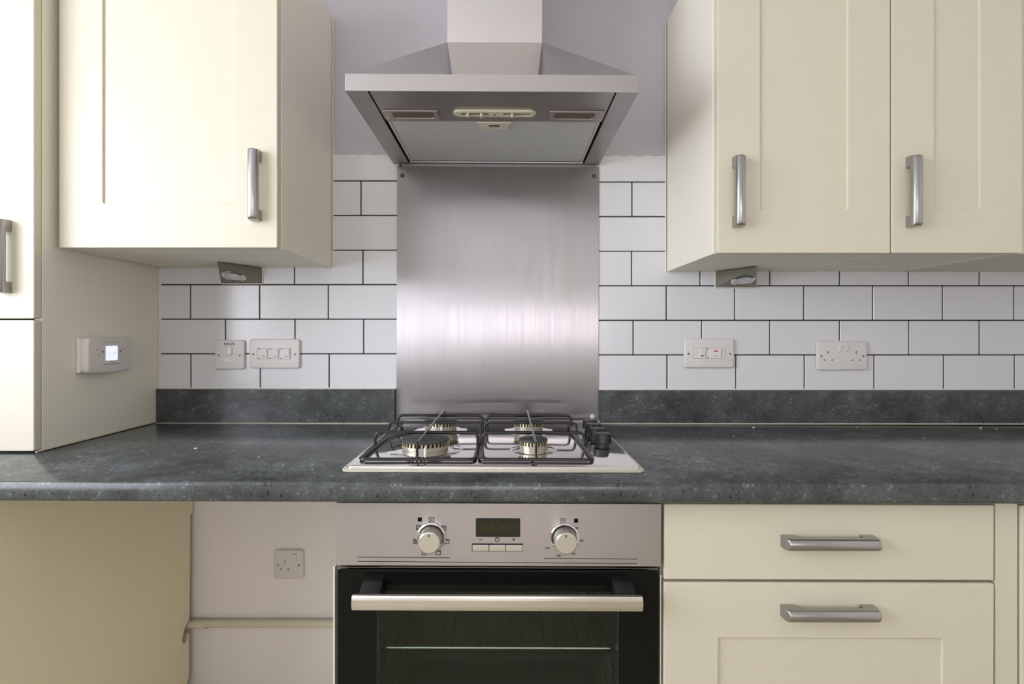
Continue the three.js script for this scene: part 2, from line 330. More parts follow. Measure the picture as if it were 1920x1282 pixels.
wallCabinet('narrower cream shaker wall cabinet farther from the hood', 0.8642, 1.161, 1.3545, 2.09, { x0: 0.8652, x1: 1.1595, y0: 1.3535, stile: 0.0965, rail: 0.0985, hx: 0.907, hy: 1.489 });
{ // filler beyond the last wall cabinet
  const t = thing('filler_strip', 'cream filler strip at the far end of the wall cabinets', 'filler', [1.1625, 1.3545, 0.002]);
  part('filler_board', rbox(0, 0.5, 0, 0.735, 0, 0.34, 0.002), M.cream, t);
}
{ // tall unit standing on the worktop at the window end
  const t = thing('tall_cabinet', 'tall cream unit standing on the worktop with the timer on its side', 'cabinet', [-1.6205, TOP + 0.0055, 0.002]);
  const w = 0.6, h = 1.4, d = 0.385;
  carcassParts(t, w, h, d);
  part('foot_sealant', rod([w + 0.0005, 0.0006, 0.02], [w + 0.0005, 0.0006, d + 0.016], 0.002, 6), M.oldSealant, t);
  const up = shakerDoor(t, 0.002, w - 0.0006, 0.2895, h - 0.002, d + 0.001, 0.1, 0.1);
  addHandle(up, w - 0.0585, 0.4225, d + 0.02, true);
  shakerDoor(t, 0.002, w - 0.0006, 0.003, 0.286, d + 0.001, 0.1, 0.08);
}

// ------------------------------------------------------------------ triangular lights under the wall cabinets
function cabinetLight(label, x, y, flip) {                // plate on the wall, point towards the room under the cabinet
  const t = thing('cabinet_light', label, 'light', [x, y, 0.002], 'triangular lights under the wall cabinets');
  const w = 0.06, h = 0.0455, d = 0.128, a = [-w, 0, 0], b = [w, 0, 0], c = [-w, -h, 0], e = [w, -h, 0], p = [0, -0.001, d];
  part('housing', polys([[a, b, e, c], [c, e, p], [a, c, p], [b, p, e], [a, p, b]]), M.nickel, t);
  const lamp = new THREE.Group(), n = new THREE.Vector3(0, -d, h).normalize(), at = new THREE.Vector3(0, -h * 0.63, d * 0.35);
  const turn = new THREE.Quaternion().setFromUnitVectors(new THREE.Vector3(0, 1, 0), n);
  const place = (g, lift) => g.applyQuaternion(turn).translate(at.x + n.x * lift, at.y + n.y * lift, at.z + n.z * lift);
  part('lamp_ring', place(creased(plain(lathe([[0.024, 0.0], [0.024, 0.003], [0.0275, 0.0045], [0.031, 0.003], [0.0335, 0.0]], 36)), 0.5), 0), M.chrome, t);
  part('lens', place(creased(plain(lathe([[0, 0.003], [0.012, 0.0026], [0.024, 0.0012]], 28)), 0.8), 0), M.frosted, t);
  part('sealant_edge', [rod([-w - 0.001, 0, -0.001], [-w - 0.001, -h, -0.001], 0.0022, 6), rod([w + 0.001, 0, -0.001], [w + 0.001, -h, -0.001], 0.0022, 6), rod([-w, -h - 0.001, -0.001], [w, -h - 0.001, -0.001], 0.0022, 6)], M.sealant, t);
}
cabinetLight('triangular nickel light under the cabinet by the tall unit', -0.778, 1.3655);
cabinetLight('triangular nickel light under the wider cabinet of the joined pair', 0.673, 1.354);

// ------------------------------------------------------------------ cooker hood, splashback
{
  const t = tilt(thing('cooker_hood', 'stainless steel chimney cooker hood over the hob and splashback', 'hood', [-0.03, 1.667, 0.0015]), -0.0058);
  const l = -0.3005, r = 0.3005, f = 0.467, lipH = 0.0345, cz = 0.288, ch = 0.2, cl = -0.113, cr = 0.113, bl = -0.081, br = 0.094;
  const ring = rrect(r - l, f, 0.002, 0, f / 2); ring.holes.push(rrect(r - l - 0.004, f - 0.004, 0.001, 0, f / 2, THREE.Path));
  part('rim', extrude(ring, lipH).rotateX(-Math.PI / 2).scale(1, 1, -1), M.steelH, t);
  const rimMesh = t.children[0]; { const g = rimMesh.geometry, q = g.attributes.position; for (let i = 0; i < q.count; i += 3) { const a = [q.getX(i), q.getY(i), q.getZ(i)]; q.setXYZ(i, q.getX(i + 1), q.getY(i + 1), q.getZ(i + 1)); q.setXYZ(i + 1, ...a); } g.computeVertexNormals(); boxUV(g); }
  // canopy: a flat front tongue under the chimney, wings falling back to the sides
  const y0 = lipH - 0.0005, set = 0.055;
  const FL = [l + 0.001, y0, f - 0.002], FR = [r - 0.001, y0, f - 0.002], BLk = [l + 0.001, y0, 0.001], BRk = [r - 0.001, y0, 0.001];
  const A = [bl, y0, f - 0.002], A2 = [br, y0, f - 0.002], B = [cl, ch, cz], B2 = [cr, ch, cz], Bk = [cl, ch, 0.001], Bk2 = [cr, ch, 0.001], S = [bl - 0.004, y0, f - set], S2 = [br + 0.004, y0, f - set];
  part('canopy_front', polys([[A, A2, B2, B]]), M.steelV, t).userData.label = 'flat brushed tongue below the chimney';
  part('canopy_wing', polys([[FL, S, B], [A, B, S], [FL, A, S], [FL, B, Bk, BLk]]), M.steelWing, t);
  part('canopy_wing', polys([[S2, FR, B2], [A2, S2, B2], [A2, FR, S2], [FR, BRk, Bk2, B2]]), M.steelWing, t);
  part('chimney', [box(cl, cr, ch, ch + 0.54, 0.001, cz)], M.steelV, t);
  // underside: side margins, a sunk plate, the grease filter
  part('margin', box(l + 0.002, l + 0.045, 0.0005, 0.002, 0.002, f - 0.002), M.steelUnder, t);
  part('margin', box(r - 0.045, r - 0.002, 0.0005, 0.002, 0.002, f - 0.002), M.steelUnder, t);
  part('front_plate', extrude(rrect(r - l - 0.094, 0.157, 0.006, 0, 0.388), 0.003, 0.001, 1, 4).rotateX(Math.PI / 2).translate(0, 0.0055, 0), M.steelUnder, t);
  part('inner_box', [box(l + 0.045, r - 0.045, 0.02, 0.022, 0.002, f - 0.002), box(l + 0.0435, l + 0.045, 0.001, 0.02, 0.002, f - 0.002), box(r - 0.045, r - 0.0435, 0.001, 0.02, 0.002, f - 0.002)], M.dark, t);
  part('rear_rail', rbox(l + 0.05, r - 0.05, 0.001, 0.009, 0.004, 0.02, 0.002), M.chrome, t);
  const fil = part('grease_filter', rbox(l + 0.057, r - 0.057, 0.0035, 0.012, 0.026, 0.306, 0.002), M.filter, t);
  part('filter_frame', rbox(l + 0.051, l + 0.057, 0.0025, 0.012, 0.022, 0.308, 0.001), M.alu, fil);
  part('filter_frame', rbox(r - 0.057, r - 0.051, 0.0025, 0.012, 0.022, 0.308, 0.001), M.alu, fil);
  const la = new THREE.Shape(); la.moveTo(-0.041, 0); la.lineTo(0.041, 0); la.lineTo(0.031, -0.036); la.quadraticCurveTo(0.03, -0.04, 0.026, -0.04); la.lineTo(-0.026, -0.04); la.quadraticCurveTo(-0.03, -0.04, -0.031, -0.036); la.lineTo(-0.041, 0);
  const latch = part('latch', flatDown(extrude(la, 0.0035, 0.0008, 2)).translate(0, 0.0038, 0.307), M.putty, fil);
  part('latch_slot', [rbox(-0.013, 0.013, -0.0004, 0.001, 0.284, 0.288, 0.0005, 1), rbox(-0.013, 0.013, -0.0004, 0.001, 0.291, 0.295, 0.0005, 1)], M.dark, fil);
  // control strip with three sliders
  const cp = rrect(0.184, 0.03, 0.015, 0.003, 0.361);
  cp.holes.push(rrect(0.062, 0.013, 0.003, -0.041, 0.359, THREE.Path), rrect(0.062, 0.013, 0.003, 0.053, 0.359, THREE.Path));
  const strip = part('control_strip', flatDown(extrude(cp, 0.005, 0.0008, 2)).translate(0, 0.0025, 0), M.putty, t);
  part('slot_floor', [box(-0.073, -0.009, 0.0012, 0.002, 0.351, 0.367), box(0.021, 0.085, 0.0012, 0.002, 0.351, 0.367)], M.smoked, strip);
  for (const x of [-0.057, -0.027, 0.042]) part('slider', rbox(x - 0.0025, x + 0.0025, -0.008, 0.001, 0.353, 0.366, 0.001, 2), M.putty, strip);
  part('indicator', rod([0.003, -0.0028, 0.358], [0.003, 0, 0.358], 0.003, 12), M.smoked, strip);
  // two lamp pockets
  for (const s of [-1, 1]) {
    const o = rrect(0.122, 0.056, 0.004, s * 0.186 + 0.001, 0.345); o.holes.push(rrect(0.092, 0.034, 0.008, s * 0.186 + 0.001 - s * 0.004, 0.35, THREE.Path));
    const lp = part('lamp_cover', flatDown(extrude(o, 0.004, 0.0012, 2)).translate(0, 0.0025, 0), M.bezel, t);
    part('lamp_recess', [box(s * 0.186 - 0.05, s * 0.186 + 0.05, 0.0005, 0.002, 0.33, 0.37)], M.smoked, lp);
    part('screw', rod([s * 0.24, -0.003, 0.337], [s * 0.24, -0.001, 0.337], 0.0035, 10), M.brass, lp);
  }
}
{
  const t = tilt(thing('splashback', 'brushed stainless steel splashback sheet between hob and hood', 'splashback', [-0.0275, 0.9185, 0.0004]), -0.0035);
  part('steel_sheet', rbox(-0.2965, 0.2965, 0.0025, 0.745, 0, 0.0022, 0.0008, 1), M.splash, t);
  for (const [x, y, m] of [[-0.281, 0.717, M.oldScrew], [0.281, 0.717, M.oldScrew], [0.2785, 0.012, M.plasticBright]])
    part('screw', creased(plain(lathe([[0, 0.0024], [0.004, 0.002], [0.0068, 0]], 20).rotateX(Math.PI / 2)), 0.8).translate(x, y, 0.0022), m, t);
}

// ------------------------------------------------------------------ gas hob with pan supports
{
  const t = tilt(thing('gas_hob', 'polished steel four burner gas hob set into the worktop', 'hob', [-0.0255, TOP + 0.0004, 0]));
  const w = 0.562, z0 = 0.042, z1 = 0.546, cz = (z0 + z1) / 2;
  const plate = rrect(w, z1 - z0, 0.014, 0, cz);
  part('steel_plate', creased(plain(extrude(plate, 0.0105, 0.005, 5, 6).rotateX(Math.PI / 2).translate(0, 0.0105, 0)), 0.5), M.hob, t);
  const bd = rrect(w + 0.014, z1 - z0 + 0.012, 0.015, 0, cz); bd.holes.push(rrect(w - 0.01, z1 - z0 - 0.01, 0.012, 0, cz, THREE.Path));
  part('sealant_bead', creased(plain(flatDown(extrude(bd, 0.0045, 0.0018, 2, 6)).translate(0, 0.0046, 0)), 0.6), M.oldSealant, t);
  const y = 0.0106;
  const BURN = [['ultra', -0.1505, 0.404, 1.0], ['small', -0.147, 0.165, 0.84], ['mid', 0.083, 0.404, 0.6], ['mid', 0.083, 0.165, 0.76]];
  for (const [, x, z, k] of BURN) {
    const b = new THREE.Group(); b.name = numbered('burner'); b.position.set(x, y, z); t.add(b);
    const R = 0.052 * k;
    part('drip_well', creased(plain(lathe([[R * 0.75, 0.004], [R * 1.02, 0.0035], [R * 1.25, 0.001], [R * 1.42 + 0.006, 0.0003], [R * 1.42 + 0.007, -0.0002]], 44)), 0.5), M.hob, b);
    part('crown_base', creased(plain(lathe([[R * 0.9, 0.002], [R * 0.96, 0.007], [R * 0.97, 0.0125], [R * 0.8, 0.013]], 44)), 0.5), M.crown, b);
    const teeth = [], n = Math.round(34 * Math.sqrt(k));
    for (let i = 0; i < n; i++) teeth.push(box(-0.0017, 0.0017, 0.0125, 0.0212, R * 0.72, R * 0.955).rotateY(i / n * 2 * Math.PI));
    part('flame_teeth', teeth, M.brass, b).userData.kind = 'stuff';
    part('crown_core', rod([0, 0.004, 0], [0, 0.021, 0], R * 0.74, 32), M.smoked, b);
    part('burner_cap', creased(plain(lathe([[0, 0.0262], [R * 0.8, 0.0262], [R * 0.97, 0.025], [R, 0.0228], [R * 0.985, 0.0205], [0, 0.0205]], 44)), 0.5), M.cap, b);
    part('spark_pin', [rod([R * 0.16, 0.002, R * 1.08], [R * 0.16, 0.016, R * 1.08], 0.0028, 10), rod([R * 0.16, 0.016, R * 1.08], [R * 0.16, 0.02, R * 1.08], 0.0012, 8)], M.plasticBright, b);
  }
  for (const [i, z] of [[0, 0.352], [1, 0.29], [2, 0.228], [3, 0.168]]) {
    const k = part('knob', creased(plain(lathe([[0, 0.0275], [0.0165, 0.0275], [0.0185, 0.0262], [0.0187, 0.02], [0.0195, 0.006], [0.017, 0.0045], [0.0135, 0.0045], [0.0135, 0.0]], 32)), 0.5), M.black, t);
    k.position.set(0.2435, y, z);
    part('pointer', rbox(-0.0011, 0.0011, 0.0268, 0.0278, 0.006, 0.017, 0.0003, 1), M.dark, k);
  }
  function panSupport(label, x0, x1, mid) {
    const s = tilt(thing('pan_support', label, 'pan support', [-0.0255, TOP + 0.0004, 0], 'wire pan supports on the hob'));
    const c = 0.0255, a = x0 + c, b = x1 + c, m = mid + c, r = 0.0036, yb = y + 0.0042, yt = 0.0445, zf = 0.51, zr = 0.078;
    part('base_frame', [tube([[(a + b) / 2, yb, zf], [a, yb, zf], [a, yb, zr], [b, yb, zr], [b, yb, zf], [(a + b) / 2, yb, zf]], r, 0.014)], M.enamel, s);
    for (const z of [0.386, 0.255, 0.146]) part('cross_bar', tube([[a, yb, z], [a, yt, z], [b, yt, z], [b, yb, z]], r, 0.015), M.enamel, s);
    part('long_bar', tube([[m, yb, zf], [m, yt + 0.002, zf - 0.002], [m, yt + 0.002, 0.068], [m, yb, 0.072]], 0.0027, 0.004), M.enamel, s);
    for (const [px, pz] of [[a, zf - 0.02], [b, zf - 0.02], [a, zr + 0.02], [b, zr + 0.02]]) part('rubber_foot', rod([px, y + 0.0002, pz], [px, yb, pz], 0.0045, 10), M.dark, s);
  }
  panSupport('black enamelled wire pan support over the largest burner', -0.2895, -0.0635, -0.176);
  panSupport('black enamelled wire pan support beside the hob knobs', -0.0535, 0.1705, 0.0575);
}

// ------------------------------------------------------------------ oven
const loader = new FontLoader();
const font = await loader.loadAsync('fonts/droid/droid_sans_bold.typeface.json');
const FRONT = 0.5785;                                      // plane of the base fronts
function canvasTexture(w, h, draw) {
  const c = document.createElement('canvas'); c.width = w; c.height = h; draw(c.getContext('2d'), w, h);
  const t = new THREE.CanvasTexture(c); t.colorSpace = THREE.SRGBColorSpace; t.magFilter = THREE.LinearFilter; return t;
}
{
  const t = tilt(thing('built_in_oven', 'built-in electric oven with steel control panel and dark glass door', 'oven', [-0.017, 0.2685, 0]), -0.004);
  const l = -0.297, r = 0.297, top = 0.5945, panelB = 0.48, q = 2048 / 609;
  const px = (x) => (x - 628) * q, py = (y) => (y - 942) * q; // the print was measured on the panel itself
  const print = canvasTexture(2048, 397, (g, w, h) => {
    g.fillStyle = '#ffffff'; g.fillRect(0, 0, w, h); g.fillStyle = g.strokeStyle = '#2b2724'; g.lineWidth = 4; g.textAlign = 'center'; g.textBaseline = 'middle';
    const sq = (x, y, fill) => { const s = 27; fill ? g.fillRect(px(x) - 12, py(y) - 13, 26, 26) : g.strokeRect(px(x) - s / 2, py(y) - s / 2, s, s); };
    sq(785, 973, 1); sq(807, 973); sq(783, 988); sq(830, 989); sq(778, 1014); sq(836, 1014); sq(794, 1035); sq(820, 1035);
    g.font = 'bold 21px sans-serif'; g.fillText('0', px(807), py(973) + 1);
    g.lineWidth = 3; // pictograms of the heating modes
    g.strokeRect(px(783) - 5, py(988) - 6, 10, 14); g.beginPath(); g.arc(px(830), py(989) - 2, 6, 0, 7); g.stroke(); g.fillRect(px(830) - 3, py(989) + 5, 6, 6);
    g.beginPath(); g.arc(px(778), py(1014), 5, 0, 7); g.moveTo(px(778) - 9, py(1014) - 9); g.lineTo(px(778) + 9, py(1014) + 9); g.moveTo(px(778) + 9, py(1014) - 9); g.lineTo(px(778) - 9, py(1014) + 9); g.stroke();
    g.fillRect(px(836) - 10, py(1014) - 9, 20, 4); g.fillRect(px(820) - 10, py(1035) - 10, 20, 4); g.fillRect(px(794) - 4, py(1035) - 8, 4, 14);
    g.fillRect(px(806.5) - 3, py(982), 6, 15); g.fillRect(px(1053) - 3, py(984), 6, 14);
    sq(1053, 974); sq(1077, 974, 1); g.font = 'bold 19px sans-serif'; g.fillText('°C', px(1053), py(974) + 1);
    g.font = 'bold 17px sans-serif';
    for (const [s, x, y] of [['50', 1079, 988], ['100', 1087.5, 1012], ['150', 1072, 1036], ['200', 1045, 1040], ['250', 1024, 1026]]) g.fillText(s, px(x), py(y));
    for (let i = 0; i < 17; i++) { const a = -0.72 + i * 0.245; g.beginPath(); g.arc(px(1055) + Math.cos(a) * 83, py(1008) + Math.sin(a) * 83, i % 5 ? 2.6 : 4.5, 0, 7); g.fill(); }
    g.lineWidth = 3.6; const line = (a, b, y) => { g.beginPath(); g.moveTo(px(a), py(y)); g.lineTo(px(b), py(y + (b - a) * 0.004)); g.stroke(); };
    line(669, 842, 1044); line(669, 1192, 1052); line(1018, 1192, 1045);
    g.lineWidth = 4; g.fillRect(px(899) - 9, py(1010) - 2, 20, 4); g.fillRect(px(961) - 10, py(1010) - 2, 20, 4); g.fillRect(px(961) - 2, py(1010) - 10, 4, 20);
    g.beginPath(); g.arc(px(930), py(1010), 13, 0, 7); g.stroke(); g.fillRect(px(930) - 2, py(1010) - 8, 4, 9);
  });
  const panelMat = std(rgb(0.47, 0.44, 0.425), 0.42, 1, { map: print, anisotropy: 0.75, anisotropyRotation: Math.PI / 2 });
  const pg = plain(rbox(l, r, panelB, top, FRONT - 0.02, FRONT + 0.0045, 0.0012, 2)), uv = pg.attributes.uv, pp = pg.attributes.position;
  for (let i = 0; i < uv.count; i++) uv.setXY(i, (pp.getX(i) - l) / (r - l), (pp.getY(i) - panelB) / (top - panelB));
  const panel = part('control_panel', pg, panelMat, t, true);
  const zf = FRONT + 0.0045;
  for (const x of [-0.122, 0.1195]) {
    const k = part('knob', creased(plain(lathe([[0, 0.034], [0.0175, 0.034], [0.0192, 0.0325], [0.0205, 0.009], [0.0205, 0.0085]], 40).rotateX(Math.PI / 2)), 0.5), M.alu, t);
    k.position.set(x, 0.5345, zf);
    part('knob_ring', creased(plain(lathe([[0.021, 0.001], [0.0215, 0.006], [0.024, 0.009], [0.0263, 0.0075], [0.0265, 0]], 40).rotateX(Math.PI / 2)), 0.5), M.chrome, k);
    part('pointer', rbox(-0.001, 0.001, 0.011, 0.016, 0.0335, 0.0345, 0.0003, 1), M.dark, k);
  }
  const lcd = canvasTexture(256, 96, (g) => { g.fillStyle = '#2a2a18'; g.fillRect(0, 0, 256, 96); g.fillStyle = '#34311d'; for (let k = 0; k < 4; k++) g.fillRect(34 + k * 44 + (k > 1 ? 14 : 0), 30, 30, 34); });
  const dg = plain(rbox(-0.0395, 0.0375, 0.5355, 0.5655, zf - 0.003, zf + 0.0006, 0.0004, 1)); { const a = dg.attributes.uv, b = dg.attributes.position; for (let i = 0; i < a.count; i++) a.setXY(i, (b.getX(i) + 0.0395) / 0.077, (b.getY(i) - 0.5355) / 0.03); }
  const disp = part('display', dg, std(rgb(1, 1, 1), 0.12, 0, { map: lcd }), t, true);
  const fs_ = rrect(0.081, 0.034, 0.002, -0.001, 0.5505); fs_.holes.push(rrect(0.0735, 0.027, 0.001, -0.001, 0.5505, THREE.Path));
  part('display_frame', extrude(fs_, 0.0016, 0.0003, 1, 4).translate(0, 0, zf - 0.0005), M.black, disp);
  part('button_well', rbox(-0.0485, 0.0445, 0.507, 0.5215, zf - 0.001, zf + 0.0006, 0.0003, 1), M.dark, t);
  for (let k = 0; k < 3; k++) part('button', rbox(-0.0473 + k * 0.0306, -0.0473 + k * 0.0306 + 0.0299, 0.5085, 0.5198, zf, zf + 0.004, 0.0014, 2), M.alu, t);
  // vent gap
  part('vent_recess', box(l + 0.022, r - 0.022, 0.466, 0.48, FRONT - 0.05, FRONT - 0.022), M.dark, t);
  part('vent_trim', [box(l + 0.08, r - 0.08, 0.4755, 0.4765, FRONT - 0.015, FRONT + 0.001), box(l + 0.004, r - 0.004, 0.4735, 0.4745, FRONT - 0.022, FRONT - 0.002)], M.nickel, t);
  // door: black glass with a clear window
  const dz = FRONT + 0.0015, dt = 0.4715, db = 0.004, wl = -0.2225, wr = 0.2205, wt = 0.432, wb = 0.085;
  const ds = rrect(r - l - 0.006, dt - db, 0.003, 0, (dt + db) / 2); ds.holes.push(rrect(wr - wl, wt - wb, 0.012, (wl + wr) / 2, (wt + wb) / 2, THREE.Path));
  const door = part('door', extrude(ds, 0.0045, 0.0006, 1, 4).translate(0, 0, dz - 0.0045), M.blackGlass, t);
  part('window_pane', box(wl - 0.001, wr + 0.001, wb - 0.001, wt + 0.001, dz - 0.0035, dz - 0.0007), M.pane, door);
  part('window_edge', box(wl - 0.0005, wl + 0.0012, wb, wt, dz - 0.02, dz - 0.004), M.nickel, door);
  part('window_edge', box(wr - 0.0012, wr + 0.0005, wb, wt, dz - 0.02, dz - 0.004), M.nickel, door);
  const hs = new THREE.Shape(); hs.moveTo(0, -0.0125); hs.lineTo(0.007, -0.0125); hs.quadraticCurveTo(0.0135, 0, 0.007, 0.0125); hs.lineTo(0, 0.0125); hs.closePath();
  const hb = part('handle', creased(plain(extrude(hs, 0.505, 0.001, 2, 8).rotateY(-Math.PI / 2).translate(0.2525, 0, 0)), 0.6), M.alu, door); hb.position.set(-0.001, 0.436, dz + 0.043); hb.userData.label = 'wide brushed steel handle bar';
  for (const s of [-1, 1]) { // curved black brackets
    const b = new THREE.Shape(); b.moveTo(0.0, -0.006); b.bezierCurveTo(0.018, -0.008, 0.024, -0.013, 0.046, -0.011); b.lineTo(0.046, 0.011); b.bezierCurveTo(0.028, 0.011, 0.02, 0.026, 0.0, 0.026); b.closePath();
    part('handle_bracket', creased(plain(extrude(b, 0.036, 0.0015, 2, 8).rotateY(-Math.PI / 2).translate(0.018, 0, 0)), 0.5), M.black, door).position.set(s * 0.226 - 0.001, 0.432, dz);
  }
  // cavity, shelf runners, wire shelf
  const ca = -0.232, cb = 0.232, cy0 = 0.04, cy1 = 0.425, c0 = 0.16, c1 = FRONT - 0.03, th = 0.006;
  part('cavity', [box(ca, cb, cy0 - th, cy0, c0, c1), box(ca, cb, cy1, cy1 + th, c0, c1), box(ca - th, ca, cy0, cy1, c0, c1), box(cb, cb + th, cy0, cy1, c0, c1), box(ca, cb, cy0, cy1, c0 - th, c0)], M.cavity, t);
  for (const x of [ca + 0.007, cb - 0.007]) {
    const runner = part('shelf_runner', [0.405, 0.385, 0.317, 0.296, 0.252, 0.231, 0.16, 0.14].map((y) => rod([x, y, c0 + 0.02], [x, y, c1 - 0.05], 0.0022, 8)), M.smoked, t);
    for (const y of [0.405, 0.385, 0.317, 0.296, 0.252, 0.231, 0.16, 0.14]) part('runner_end', rod([x, y, c1 - 0.05], [x * 0.995, y, c1 - 0.012], 0.0026, 8), M.chrome, runner);
  }
  const wires = []; for (let k = 0; k < 19; k++) wires.push(rod([-0.2 + k * 0.0222, 0.302, c0 + 0.02], [-0.2 + k * 0.0222, 0.302, c1 - 0.02], 0.0012, 6));
  part('wire_shelf', [rod([-0.216, 0.3, c1 - 0.018], [0.216, 0.3, c1 - 0.018], 0.0028, 8), rod([-0.216, 0.3, c0 + 0.02], [0.216, 0.3, c0 + 0.02], 0.0028, 8), ...wires], M.chrome, t);
  // housing of the oven
  const h = thing('oven_housing', 'cream cabinet housing that carries the oven', 'cabinet', [-0.317, 0, 0.002]);
  part('side_panel', rbox(0, 0.018, 0.1, 0.868, 0, FRONT - 0.024, 0.001, 1), M.carcass, h);
  part('side_panel', rbox(0.582, 0.6, 0.1, 0.868, 0, FRONT - 0.024, 0.001, 1), M.carcass, h);
  part('edge_trim', box(-0.001, 0.0016, 0.268, 0.745, FRONT - 0.023, FRONT - 0.003), M.sealant, h);
  part('edge_trim', box(0.5985, 0.6003, 0.268, 0.73, FRONT - 0.023, FRONT - 0.003), M.sealant, h);
  part('shelf_panel', box(0.0185, 0.5815, 0.245, 0.263, 0.001, FRONT - 0.02), M.carcass, h);
  part('lower_front', rbox(0.002, 0.598, 0.12, 0.264, FRONT - 0.017, FRONT + 0.002, 0.002), M.cream, h);
  part('plinth', box(0, 0.6, 0, 0.1, 0.45, 0.468), M.carcass, h);
}

// ------------------------------------------------------------------ drawers, corner post and the next base unit
{
  const t = tilt(thing('drawer_unit', 'cream base unit with a plain top drawer and a shaker pan drawer', 'drawers', [0.2845, 0, 0.002]), -0.0032);
  const w = 0.606, zb = FRONT - 0.019;
  part('side_panel', rbox(0, 0.018, 0.1, 0.8715, 0, zb - 0.003, 0.001, 1), M.carcass, t);
  part('side_panel', rbox(w - 0.018, w, 0.1, 0.8715, 0, zb - 0.003, 0.001, 1), M.carcass, t);
  part('back_panel', box(0.018, w - 0.018, 0.1, 0.86, 0, 0.006), M.carcass, t);
  part('drawer_box', box(0.03, w - 0.03, 0.735, 0.84, 0.05, zb - 0.001), M.dark, t);
  part('cross_rail', box(0.018, w - 0.018, 0.70, 0.73, zb - 0.04, zb - 0.02), M.dark, t);
  const a = plainFront('drawer_front', t, 0.001, w - 0.001, 0.7225, 0.861, zb);
  addHandle(a, 0.2975, 0.7955, zb + 0.019, false, handleLong);
  const s = rrect(w - 0.002, 0.6, 0.004, w / 2, 0.4175); s.holes.push(rrect(0.409, 0.42, 0.003, 0.3055, 0.406, THREE.Path));
  const b = part('drawer_front', extrude(s, 0.019, 0.0022, 3, 3).translate(0, 0, zb), M.cream, t);
  part('drawer_panel', box(0.095, 0.516, 0.19, 0.622, zb + 0.003, zb + 0.0143), M.cream, b);
  addHandle(b, 0.2975, 0.6685, zb + 0.019, false, handleLong);
  part('plinth', box(0, w, 0, 0.1, 0.45, 0.468), M.carcass, t);
  const p = thing('corner_post', 'narrow cream filler post beside the drawer fronts', 'filler', [0.8962, 0, 0.002]);
  part('post_board', rbox(0, 0.041, 0.1, 0.8655, 0.05, FRONT - 0.003, 0.0015), M.cream, p);
  const c = thing('base_cabinet', 'cream base cabinet past the filler post at the end', 'cabinet', [0.9395, 0, 0.002]);
  carcassParts(c, 0.6, 0.86, FRONT - 0.024);
  const d = shakerDoor(c, 0.002, 0.598, 0.12, 0.858, FRONT - 0.02, 0.097, 0.097);
  addHandle(d, 0.5, 0.79, FRONT - 0.001, false);
}

// ------------------------------------------------------------------ under the worktop: end panel, pipe
{
  const t = thing('end_panel', 'dull cream end panel notched round the pipe under the worktop', 'panel', [-0.9216, 0, 0]);
  const s = new THREE.Shape(), zf = 0.6; // drawn in (z, y)
  s.moveTo(0.05, 0.0005); s.lineTo(zf, 0.0005); s.lineTo(zf, 0.872); s.lineTo(0.001, 0.872); s.lineTo(0.001, 0.648); s.lineTo(0.013, 0.646); s.lineTo(0.017, 0.345);
  s.quadraticCurveTo(0.045, 0.332, 0.05, 0.306); s.quadraticCurveTo(0.051, 0.289, 0.041, 0.286); s.quadraticCurveTo(0.03, 0.285, 0.018, 0.303); s.lineTo(0.02, 0.177); s.lineTo(0.05, 0.148); s.closePath();
  part('board', creased(plain(extrude(s, 0.018).rotateY(-Math.PI / 2)), 0.4), std(rgb(0.9, 0.825, 0.59), 0.5, 0, { map: paintMap }), t);
  const n = thing('base_cabinet', 'cream base cabinet behind the notched end panel', 'cabinet', [-1.853, 0, 0.075]);
  carcassParts(n, 0.912, 0.866, 0.485); shakerDoor(n, 0.002, 0.91, 0.12, 0.864, 0.486, 0.097, 0.097);
  const p = thing('water_pipe', 'cream painted water pipe clipped along the wall under the worktop', 'pipe', [0, 0.3265, 0.008]);
  part('pipe_run', creased(plain(tube([[-0.3, 0, 0], [-0.8, 0, 0.0005], [-1.0, 0, 0.001]], 0.0112, 0.03, 16)), 0.8), M.putty, p);
  part('elbow', creased(plain(tube([[-0.875, -0.001, 0.0], [-0.93, -0.0015, 0.001], [-1.0, -0.002, 0.001]], 0.0128, 0.03, 16)), 0.8), M.putty, p);
}

// ------------------------------------------------------------------ switches, sockets, timer
const plate = (w, h, d = 0.0095) => creased(plain(extrude(rrect(w, h, 0.0075), d, 0.0048, 4, 5)), 0.3);
function wiring(name, label, category, x, y, z, w, holes = []) {
  const t = thing(name, label, category, [x, y, z]);
  const g = plate(w, 0.086);
  part('face_plate', holes.length ? cut(g, holes) : g, M.plastic, t, true);
  if (holes.length) part('hole_back', box(-w / 2 + 0.008, w / 2 - 0.008, -0.035, 0.035, 0.0005, 0.0015), M.dark, t);
  for (const s of [-1, 1]) part('screw', creased(plain(lathe([[0, 0.0008], [0.0026, 0.0006], [0.0032, 0]], 14).rotateX(Math.PI / 2)), 0.8).translate(s * (w / 2 - 0.0125), -0.0015, 0.0095), M.nickel, t);
  return t;
}
const pins = (x) => [box(x - 0.002, x + 0.002, 0.0055, 0.0135, 0.002, 0.02), box(x - 0.0145, x - 0.0085, -0.0155, -0.011, 0.002, 0.02), box(x + 0.0085, x + 0.0145, -0.0155, -0.011, 0.002, 0.02)];
const rocker = (t, x, y, w, h, tiltX, mat = M.plasticBright) => { const m = part('rocker', rbox(-w / 2, w / 2, -h / 2, h / 2, -0.003, 0.0035, 0.0012, 2), mat, t); m.position.set(x, y, 0.0095); m.rotation.x = tiltX; return m; };
